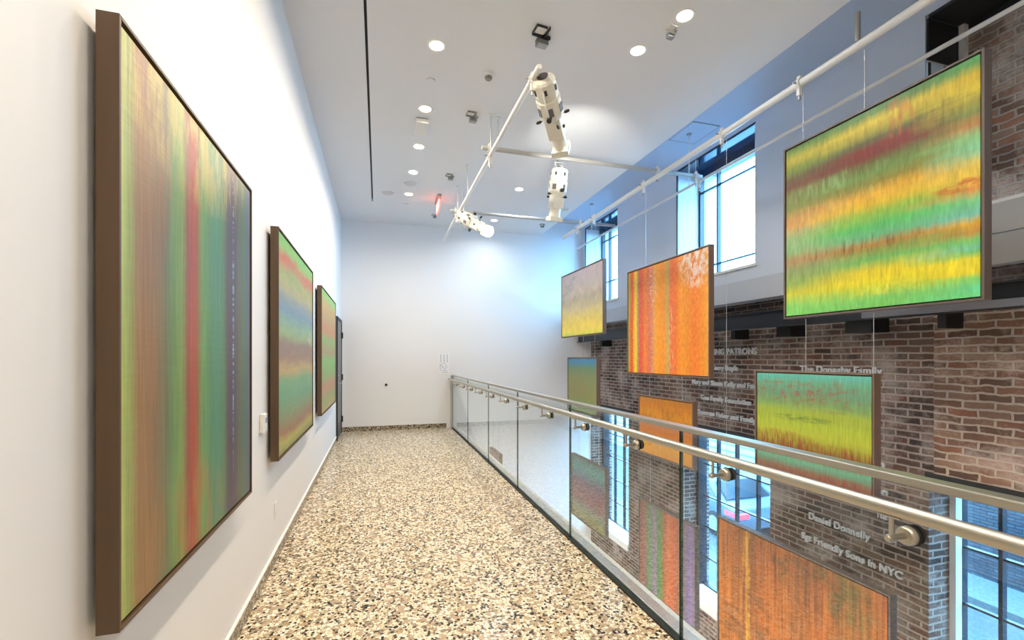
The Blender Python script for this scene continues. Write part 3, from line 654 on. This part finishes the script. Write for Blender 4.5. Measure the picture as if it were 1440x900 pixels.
# ------------------------------------------------------------------ stage spotlights
def spotlight(loc, aim, label, hangz, lens_on=True, L=.62):
    loc = Vector(loc); aim = Vector(aim); d = (aim - loc).normalized(); L = (aim - loc).length
    q = (-d).to_track_quat('Z', 'X')
    root = thing('stage_spotlight', label, 'spotlight', loc, 0, 'white stage spotlights on the pipe grid')
    root.rotation_mode = 'QUATERNION'; root.rotation_quaternion = q
    # local: rear at z=0, lens at z=-L
    b = MB()
    b.lathe([(0, .05), (.02, .088), (.05, .100), (.19, .104), (.24, .096), (.25, .110), (.44, .110), (.50, .088)], (0, 0, 0), (0, 0, -L), 12, smooth=False)
    b.build('lamp_housing', M_cream, root)
    MB().cyl((0, 0, .002), (0, 0, .008), .048, n=20).build('rear_vent', M_lensdark, root)
    b = MB(); b.box(-.072, .072, -.072, .072, -L * .76, -L * .48); b.build('shutter_barrel', M_cream, root, bevel=.012)
    b = MB(); b.lathe([(0, .070), (.6, .068), (1, .074)], (0, 0, -L * .74), (0, 0, -L * .93), 20); b.build('lens_tube', M_cream, root)
    b = MB(); z0, z1 = -L, -L * .92
    b.box(-.080, -.073, -.080, .080, z0, z1); b.box(.073, .080, -.080, .080, z0, z1); b.box(-.080, .080, -.080, -.073, z0, z1); b.box(-.080, .080, .073, .080, z0, z1)
    b.build('colour_frame_holder', M_cream, root)
    MB().cyl((0, 0, -L * .945), (0, 0, -L * .935), .068, n=24).build('lens', M_spotl if lens_on else M_pane, root)
    if lens_on: MB().lathe([(0, .070), (.35, .080), (.6, .074), (.85, .045), (1, .008)], (0, 0, -L * .97), (0, 0, -L * .97 - (.11 if lens_on == 2 else .035)), 24).build('lens_glow_dome', M_spotl, root)  # emissive dome enlarged to stand in for the glow round the lens
    # ribs, stickers, slots
    for k in range(6):
        th = k * PI / 3 + .2; R = Matrix.Rotation(th, 4, 'Z')
        MB().box(.100, .1065, -.011, .011, -L * .15, -L * .09, M=R).build('vent_slot', M_black, root)
        MB().box(.1045, .1105, -.024, .024, -L * .41, -L * .31, M=R).build('sticker', M_label if k != 1 else M_blue, root)
    for k, th in enumerate((.5, 1.9, 3.6, 5.1)):
        e = Vector((math.cos(th), math.sin(th), 0)); z = Vector((0, 0, -L * (.50 if k % 2 else .54)))
        b = MB(); b.cyl(e * .05 + z, e * .12 + z, .005, n=8)
        s = b.build('shutter_handle', M_grey, root)
        MB().lathe([(0, .006), (.2, .013), (.8, .013), (1, .006)], e * .105 + z, e * .155 + z, 10).build('grip', M_black, s)
    b = MB(); b.lathe([(0, .014), (1, .014)], (.066, 0, -L * .64), (.085, 0, -L * .64), 12); b.lathe([(0, .014), (1, .014)], (0, -.066, -L * .64), (0, -.085, -L * .64), 12); b.build('focus_knob', M_black, root)
    # yoke
    b = MB(); zy = -L * .42
    b.tube([(.124, 0, zy), (.126, 0, zy + .10), (.10, 0, zy + .22), (.05, 0, zy + .27), (-.05, 0, zy + .27), (-.10, 0, zy + .22), (-.126, 0, zy + .10), (-.124, 0, zy)], .009, 8)
    yk = b.build('yoke', M_white, root)
    b = MB(); b.cyl((.108, 0, zy), (.145, 0, zy), .022, n=14); b.cyl((-.108, 0, zy), (-.145, 0, zy), .022, n=14); b.build('yoke_knob', M_black, yk)
    # hook clamp from the rear of the yoke up to the pipe, in world axes
    inv = q.inverted()
    base = Vector((0, 0, zy + .27)); topw = Vector((hangz[0], hangz[1], hangz[2])) - loc; topl = inv @ topw
    b = MB(); b.tube([base, base.lerp(topl, .5), topl], .012, 10)
    b.lathe([(0, .022), (1, .022)], base.lerp(topl, .25), base.lerp(topl, .6), 10)
    b.build('hook_clamp', M_grey, root)
    # cable
    c0 = Vector((.0, .05, 0)); mid1 = topl * .5 + inv @ Vector((.10, 0, .02)); 
    b = MB(); b.tube([c0, c0 + Vector((0, .03, .05)), mid1, topl + inv @ Vector((.03, .05, -.03))], .006, 8); b.build('power_cable', M_white, root)
    if lens_on:
        pass
    return root
def at(px, py, t):
    x, y, v = ray(px, py); return (x * t, y * t, v * t + H)
s1a, s1b = at(763, 108, 3.75), at(790, 214, 4.33)
spotlight(s1a, s1b, 'largest looking white stage spotlight, hanging nose down below the big ceiling bracket', (X1, 3.60, ZP - .03))
s2a, s2b = at(788, 236, 5.45), at(779, 311, 5.62)
spotlight(s2a, s2b, 'white stage spotlight hanging straight down from the nearer cross pipe', (at(787, 236, 5.4)[0], 5.1, ZA - .03), lens_on=False)
s3a, s3b = at(649, 303, 7.15), at(686, 325, 6.72)
spotlight(s3a, s3b, 'white stage spotlight with glowing lens turned toward the atrium, farthest of the three', (X1, s3a[1] - .05, ZP - .03), lens_on=2)

# ------------------------------------------------------------------ ceiling fittings
def downlight_proto(m):
    r = empty('recessed_downlight')
    b = MB(); b.lathe([(0, .085), (1, .078)], (0, 0, -.0008), (0, 0, -.007), 28, caps=False); b.lathe([(0, .078), (1, .062)], (0, 0, -.007), (0, 0, -.003), 28, caps=False)
    b.build('trim_ring', M_white, r)
    MB().cyl((0, 0, -.0008), (0, 0, -.0045), .062, n=28).build('lamp_lens', m, r)
    return r
names = iter(['warm glowing ceiling downlight, nearest and largest of the starry row', 'warm ceiling downlight just before the white ceiling box', 'warm ceiling downlight just behind the white ceiling box',
              'warm ceiling downlight in front of the round speaker', 'farthest warm ceiling downlight, behind the round speaker'])
wp = downlight_proto(M_warm); first = True
for i, (px, py) in enumerate(((614, 64), (598, 153), (589, 206), (581, 242), (575, 273))):
    p = on_z(px, py, ZC); o_ = wp if first else copy_tree(wp); first = False
    o_.location = p; tag(o_, next(names), 'ceiling light', 'warm downlights along the walkway')
for i, y in enumerate((2.95, 1.9, .8, -.4, -1.8, -3.2)):
    o_ = copy_tree(wp); o_.location = (.5, y, ZC); tag(o_, 'warm ceiling downlight of the walkway row, behind the viewer or overhead', 'ceiling light', 'overhead warm downlights out of view')
cp = downlight_proto(M_cool); first = True
cn = ['white round ceiling light at the top right of the ceiling', 'white round ceiling light second from the top right', 'white round ceiling light between the two cross pipes', 'white round ceiling light closest to the back wall']
for i, (px, py) in enumerate(((963, 22), (897, 71), (730, 266), (695, 310))):
    p = on_z(px, py, ZC); o_ = cp if first else copy_tree(cp); first = False
    o_.location = p; tag(o_, cn[i], 'ceiling light', 'white downlights over the balustrade')
for x, y in ((2.3, 1.2), (2.3, -.8), (2.3, -2.8)):
    o_ = copy_tree(cp); o_.location = (x, y, ZC); tag(o_, 'white round ceiling light of the atrium row, overhead or behind the viewer', 'ceiling light', 'overhead white downlights out of view')

def disc(name, px, py, r, label, cat, grille=False, th=.012):
    p = on_z(px, py, ZC)
    root = thing(name, label, cat, p)
    b = MB(); b.lathe([(0, r), (.7, r), (1, r * .93)], (0, 0, -.0005), (0, 0, -th), 28); b.build('cover', M_ceil, root)
    if grille:
        b = MB(); b.lathe([(0, r * .86), (1, r * .86)], (0, 0, -th), (0, 0, -th - .001), 28); b.build('grille', mat('pale_grille', (.60, .59, .58), .6), root)
    return root
disc('ceiling_cover', 606, 113, .045, 'small blank round cover plate on the ceiling', 'cover plate')
disc('ceiling_speaker', 577, 258, .10, 'round ceiling speaker beside the warm downlights', 'speaker', True)
disc('ceiling_speaker', 545, 271, .10, 'round ceiling speaker nearer the black slot, farther left', 'speaker', True)
disc('sprinkler_cover', 572, 287, .035, 'tiny round cover near the end of the ceiling', 'cover plate')
disc('ceiling_speaker', 795, 294, .07, 'round cover beside the far spotlight over the atrium', 'speaker', True)
p = on_z(687, 104, ZC)
sd_ = thing('smoke_detector', 'round smoke detector with a grey sensor on the ceiling', 'smoke detector', p)
MB().lathe([(0, .055), (.6, .055), (1, .045)], (0, 0, -.0005), (0, 0, -.03), 24).build('base', M_white, sd_)
MB().lathe([(0, .034), (.5, .036), (1, .024)], (0, 0, -.03), (0, 0, -.06), 20).build('sensor', mat('grey_sensor', (.22, .21, .19), .5), sd_)
p = on_z(593, 173, ZC)
em = thing('emergency_light', 'white rectangular box fixed to the ceiling between two warm downlights', 'emergency light', p)
MB().box(-.075, .075, -.12, .20, -.055, -.0005).build('housing', M_white, em, bevel=.012)
MB().box(-.06, .06, -.1235, -.12, -.045, -.012).build('lens_strip', M_white, em)
def bracket(px, py, s, label, dk):
    p = on_z(px, py, ZC); root = thing('ceiling_bracket', label, 'bracket', p, .1, 'metal mounting brackets on the ceiling')
    b = MB(); b.box(-.11 * s, .03 * s, -.15 * s, -.02 * s, -.014, -.0005); b.build('plate', M_white, root, bevel=.003)
    b = MB(); b.box(-.12 * s, -.105 * s, -.16 * s, .01 * s, -.03 * s, -.0005); b.box(-.12 * s, .14 * s, -.012 * s, .006 * s, -.045 * s, -.0005); b.box(.05 * s, .065 * s, -.17 * s, .0 * s, -.04 * s, -.0005); b.box(-.11 * s, .03 * s, -.158 * s, -.15 * s, -.02, -.0005); b.build('angle', dk, root)
    b = MB(); b.box(-.02 * s, .12 * s, .006 * s, .11 * s, -.11 * s, -.01); b.build('clamp_block', M_grey, root, bevel=.004)
    b = MB()
    for k in range(4): b.box(-.02 * s - .002, .12 * s + .002, .006 * s, .114 * s, (-.10 + .024 * k) * s, (-.092 + .024 * k) * s)
    b.build('clamp_thread', dk, root)
    b = MB(); b.cyl((.07 * s, -.06 * s, -.02), (.07 * s, -.06 * s, -.0005), .012, n=8); b.build('stud', M_grey, root)
    return root
bracket(760, 48, .66, 'metal mounting bracket on the ceiling right above the large spotlight', M_steel)
bracket(663, 162, .55, 'small metal mounting bracket on the ceiling, middle one of the walkway line', M_grey)
bracket(632, 247, .5, 'small metal mounting bracket on the ceiling near the exit sign', M_grey)
bracket(943, 42, .45, 'pale mounting bracket on the ceiling between two white round lights', M_white)
bracket(610, 303, .4, 'tiny mounting bracket on the ceiling beside the back wall', M_grey)
bracket(762, 316, .45, 'tiny mounting bracket on the ceiling corner over the atrium', M_grey)
# exit sign
pe = on_z(621, 277, ZC)
ex = thing('exit_sign', 'red lit exit sign panel hanging edge on from the ceiling', 'exit sign', (1.0, pe.y + .1, ZC))
MB().box(-.03, .03, -.24, .24, -.028, -.0005).build('canopy', M_grey, ex, bevel=.004)
MB().box(-.006, .006, -.19, .19, -.245, -.028).build('panel', M_exit, ex)
for sgn in (1, -1):
    cu = bpy.data.curves.new('t', 'FONT'); cu.body = 'EXIT'; cu.size = .19; cu.extrude = .001; cu.align_x = 'CENTER'; cu.align_y = 'CENTER'; cu.offset = .004
    t_ = bpy.data.objects.new('t', cu); C.objects.link(t_); bpy.context.view_layer.update()
    me = bpy.data.meshes.new_from_object(t_.evaluated_get(bpy.context.evaluated_depsgraph_get())); bpy.data.objects.remove(t_)
    me.materials.clear(); me.materials.append(emis('bright_exit_letters', (1, .55, .45), 3))
    q = bpy.data.objects.new('exit_lettering', me); C.objects.link(q); q.parent = ex
    q.location = (sgn * .008, 0, -.14); q.rotation_euler = (PI / 2, 0, sgn * PI / 2)
# access panel in the raised ceiling
ap = thing('ceiling_access_panel', 'square access panel in the raised blue-lit ceiling above the pipes', 'access panel', (4.16, 5.3, ZR))
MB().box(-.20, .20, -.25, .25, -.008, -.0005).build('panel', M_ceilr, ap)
b = MB(); b.box(-.21, .21, -.262, -.25, -.010, -.0005); b.box(.20, .212, -.262, .262, -.010, -.0005); b.box(-.21, .21, .25, .262, -.010, -.0005); b.build('panel_edge', M_grey, ap)

# ------------------------------------------------------------------ left wall and back wall fittings
p = on_x(367, 595, XL)
th_ = thing('thermostat', 'small white thermostat between the two nearest paintings', 'thermostat', (XL, p.y, p.z))
MB().box(.0005, .028, -.045, .045, -.06, .06).build('body', M_white, th_, bevel=.005)
MB().box(.028, .0295, -.005, .022, .0, .035).build('display', mat('blue_grey_display', (.12, .16, .35), .3), th_)
p = on_x(387, 717, XL)
ou = thing('wall_outlet', 'white wall outlet plate below the middle painting', 'outlet', (XL, p.y, p.z))
MB().box(.0005, .008, -.035, .035, -.06, .06).build('cover_plate', M_white, ou, bevel=.002)
MB().box(.008, .0095, -.016, .016, -.04, -.008).build('socket', M_trimw, ou); MB().box(.008, .0095, -.016, .016, .008, .04).build('socket', M_trimw, ou)
# door at the far end of left wall
dy0, dy1 = 8.66, 9.56; dh = 2.17
dr = struct(empty('door_1', (XL, (dy0 + dy1) / 2, 0)), 'grey door in a black frame at the far end of the left wall')
hw = (dy1 - dy0) / 2
b = MB(); b.box(.0, .03, -hw - .05, -hw, 0, dh + .05); b.box(0, .03, hw, hw + .05, 0, dh + .05); b.box(0, .03, -hw, hw, dh, dh + .05); b.build('door_frame', M_black, dr)
MB().box(.001, .018, -hw + .002, hw - .002, .008, dh - .002).build('door_leaf', M_door, dr)
for z in (.28, 1.1, 1.92): MB().cyl((.040, hw - .01, z - .06), (.040, hw - .01, z + .06), .014, n=10).build('hinge', M_black, dr)
b = MB(); b.cyl((.018, -hw + .08, 1.02), (.075, -hw + .08, 1.02), .011, n=10); b.cyl((.07, -hw + .075, 1.02), (.07, -hw + .20, 1.02), .010, n=10); b.cyl((.018, -hw + .08, 1.02), (.024, -hw + .08, 1.02), .028, n=16); b.cyl((.018, -hw + .08, 1.16), (.03, -hw + .08, 1.16), .024, n=16); b.build('door_handle', M_chrome, dr)
MB().box(.018, .02, -hw + .05, hw - .05, .03, .28).build('kick_plate', M_fdark, dr)
# wall text panel on back wall: grid of small figures and a line drawing
p0 = on_y(617, 497, YB); p1 = on_y(632, 524, YB)
wp_ = thing('wall_sign', 'white notice with small grey marks on the back wall left of the balustrade', 'sign', ((p0.x + p1.x) / 2, YB, p1.z))
sw, sh = (p1.x - p0.x) / 2, p0.z - p1.z
MB().box(-sw, sw, -.006, -.0005, 0, sh).build('sheet', mat('sign_white', (.84, .84, .86), .5), wp_)
b = MB()
for r in range(4):
    for c in range(3):
        x = -sw * .62 + c * sw * .6; z = sh * (.93 - r * .105)
        b.cyl((x, -.006, z), (x, -.0072, z), .011, n=10); b.box(x - .018, x + .018, -.0072, -.006, z - .028, z - .018)
b.build('printed_symbols', M_ink, wp_)
b = MB()
b.box(-sw * .8, -sw * .68, -.0072, -.006, sh * .12, sh * .48); b.box(-sw * .5, sw * .5, -.0072, -.006, sh * .1, sh * .125); b.box(-sw * .3, sw * .7, -.0072, -.006, sh * .02, sh * .04)
b.tube([(-sw * .5, -.0066, sh * .42), (-sw * .1, -.0066, sh * .5), (sw * .4, -.0066, sh * .40), (sw * .5, -.0066, sh * .26), (sw * .1, -.0066, sh * .2), (-sw * .3, -.0066, sh * .26), (-sw * .5, -.0066, sh * .42)], .005, 6)
b.box(-sw * .3, sw * .3, -.0072, -.006, sh * .3, sh * .315)
b.build('printed_drawing', M_ink, wp_)
p = on_y(543, 541, YB)
tag(MB().lathe([(0, .026), (.6, .026), (1, .015)], (p.x, YB - .0005, p.z), (p.x, YB - .03, p.z), 16).build('door_stop', M_steel), 'small dark round knob on the back wall', 'door stop')

# ------------------------------------------------------------------ street outside
ZS = -3.2
struct(MB().box(XO + .02, 60, -40, 80, ZS - .3, ZS).build('floor', M_road), 'pale street outside the windows')
struct(MB().box(XO + .02, XO + 2.2, -40, 80, ZS, ZS + .14).build('floor', M_side), 'pavement along the building outside')
struct(MB().box(10.8, 12.0, -40, 80, ZS, ZS + .14).build('floor', M_side), 'pavement on the far side of the street')
bd = thing('brick_building', 'blue grey brick building across the street, seen through the nearest street window', 'building', (13.0, 6.2, ZS + .14))
MB().box(-1, 3, -9, 4.4, 0, 4.6).build('wall', M_bbrick, bd)
MB().box(-1.06, 3, -9, 4.4, 4.6, 4.8).build('parapet', M_side, bd)
MB().box(-1.03, -1, -9, 4.4, 0, .12).build('plinth', M_bbrick, bd)
sb = thing('shuttered_building', 'pale low building with slatted shutters across the street, seen through the middle street window', 'building', (13.0, 20, ZS + .14))
MB().box(-1, 3, -9.3, 40, 0, 3.2).build('wall', mat('pale_render', (.36, .4, .42), .8), sb)
for k in range(6): MB().box(-1.03, -1, -8.8 + k * 4, -5.6 + k * 4, .05, 2.5).build('shutter', M_shut, sb)
# parked car
def car(loc, label, body):
    r = thing('parked_car', label, 'car', loc)
    prof = [(-2.15, .35), (-2.2, .62), (-2.1, .88), (-1.6, .96), (-1.05, 1.36), (.35, 1.42), (1.15, .98), (2.0, .84), (2.2, .62), (2.18, .32)]
    low = [(p[0], p[1]) for p in prof]
    b = MB(); n = len(prof); vs = []
    for x, inset in ((-.88, 0), (.88, 0)):
        for (yy, zz) in prof: vs.append((x * (1 - (.16 if zz > 1.1 else 0)), yy, zz))
    fs = [tuple(range(n)), tuple(reversed(range(n, 2 * n)))] + [(i, n + i, n + (i + 1) % n, (i + 1) % n) for i in range(n)]
    b.add(vs, fs); b.build('body', body, r, bevel=.05)
    b = MB()
    for s in (-1, 1): b.add([(s * .895, -1.45, 1.0), (s * .895, 1.0, 1.0), (s * .76, .30, 1.36), (s * .76, -.98, 1.31)], [(0, 1, 2, 3)])
    b.add([(-.70, -1.62, 1.0), (.70, -1.62, 1.0), (.62, -1.12, 1.345), (-.62, -1.12, 1.345)], [(0, 1, 2, 3)])
    b.build('car_windows', M_frame, r)
    for yy in (-1.35, 1.4):
        for s in (-1, 1):
            wl = MB().lathe([(0, .30), (.15, .33), (.85, .33), (1, .30)], (s * .70, yy, .33), (s * .90, yy, .33), 20).build('wheel', M_gasket, r)
            MB().cyl((s * .901, yy, .33), (s * .91, yy, .33), .19, n=16).build('hub_cap', M_grey, wl)
    for s in (-1, 1): MB().box(s * .72 - .16, s * .72 + .16, -2.225, -2.12, .68, .80).build('tail_lamp', M_tail, r)
    b = MB(); b.box(-.905, -.87, -2.1, -1.75, .70, .80); b.build('side_marker', M_tail, r)
    return r
car((9.4, 11.4, ZS), 'blue car on the street outside the middle street window, red tail lamp showing', mat('blue_car_paint', (.09, .12, .16), .3, coat=.4))

# ------------------------------------------------------------------ light
sc = bpy.context.scene
wd = bpy.data.worlds.new('sky'); sc.world = wd; wd.use_nodes = True
bg = wd.node_tree.nodes['Background']; bg.inputs[0].default_value = (.24, .61, 1.0, 1); bg.inputs[1].default_value = 26.0

def light(typ, name, loc, e, col, parent=None, rot=(0, 0, 0), **kw):
    l = bpy.data.lights.new(name, typ); l.energy = e; l.color = col
    for k, v in kw.items(): setattr(l, k, v)
    o = bpy.data.objects.new(name, l); C.objects.link(o); o.location = loc; o.rotation_euler = rot
    return o
WARM = (1.0, .85, .65)
for o_ in [q for q in C.objects if q.name.startswith('recessed_downlight')]:
    warm = 'warm' in o_['group']
    l = light('AREA', 'lamp_beam', (0, 0, -.012), 24 if warm else 14, WARM if warm else (.95, .98, 1), shape='DISK', size=.11)
    l.data.spread = math.radians(160); l.parent = o_
# sky portals in the windows
for (y0, y1, z0, z1), X in ((uw[0], XPU), (uw[1], XPU), (lw[0], XPL), (lw[1], XPL), (lw[2], XPL)):
    l = light('AREA', 'sky_portal', (X + .06, (y0 + y1) / 2, (z0 + z1) / 2), 1, (1, 1, 1), rot=(0, PI / 2, 0), shape='RECTANGLE', size=z1 - z0, size_y=y1 - y0)
    l.data.cycles.is_portal = True
# spotlight beams, and an added lamp for the ceiling glow
def beam(loc, tgt, e, ang, blend, col=(1, .95, .86), r=.05):
    d = Vector(tgt) - Vector(loc)
    o = light('SPOT', 'spot_or_glow_beam', loc, e, col, spot_size=math.radians(ang), spot_blend=blend, shadow_soft_size=r)
    o.rotation_mode = 'QUATERNION'; o.rotation_quaternion = d.to_track_quat('-Z', 'Y'); return o
d1 = (Vector(s1b) - Vector(s1a)).normalized(); d3 = (Vector(s3b) - Vector(s3a)).normalized()
beam(Vector(s1b) + d1 * .03, (3.0, 5.6, .4), 70, 60, .8)
beam(Vector(s1b) + d1 * .10 + Vector((.03, .03, .0)), (2.55, 5.5, 4.25), 90, 62, 1.0)  # added upward lamp for the ceiling glow; the spotlight itself points down
beam(Vector(s3b) + d3 * .03, (3.4, 4.6, 1.5), 90, 60, .6)
# unseen lamps added under the walkway to brighten the storey below
for x in (0, 2.6):
    pass
lp = downlight_proto(M_cool); 
for i, (x, y) in enumerate(((.3, 7.5), (.3, 4.5), (.3, 1.5), (1.2, 6), (1.2, 3), (1.2, 0))):
    o_ = lp if i == 0 else copy_tree(lp); o_.location = (x, y, -.285); tag(o_, 'unseen round lamp added under the walkway slab to light the storey below', 'ceiling light', 'unseen lamps added below the walkway')
    l = light('AREA', 'lamp_beam', (0, 0, -.012), 60, (1, .95, .90), shape='DISK', size=.12); l.parent = o_

sc.view_settings.view_transform = 'Standard'; sc.view_settings.look = 'None'; sc.view_settings.gamma = 1; sc.view_settings.exposure = 0.0
sc.view_settings.use_curve_mapping = False
try:
    sc.cycles.max_bounces = 10; sc.cycles.diffuse_bounces = 6; sc.cycles.transparent_max_bounces = 24; sc.cycles.sample_clamp_indirect = 6; sc.cycles.use_denoising = True
    sc.cycles.caustics_reflective = False; sc.cycles.caustics_refractive = False
except Exception: pass
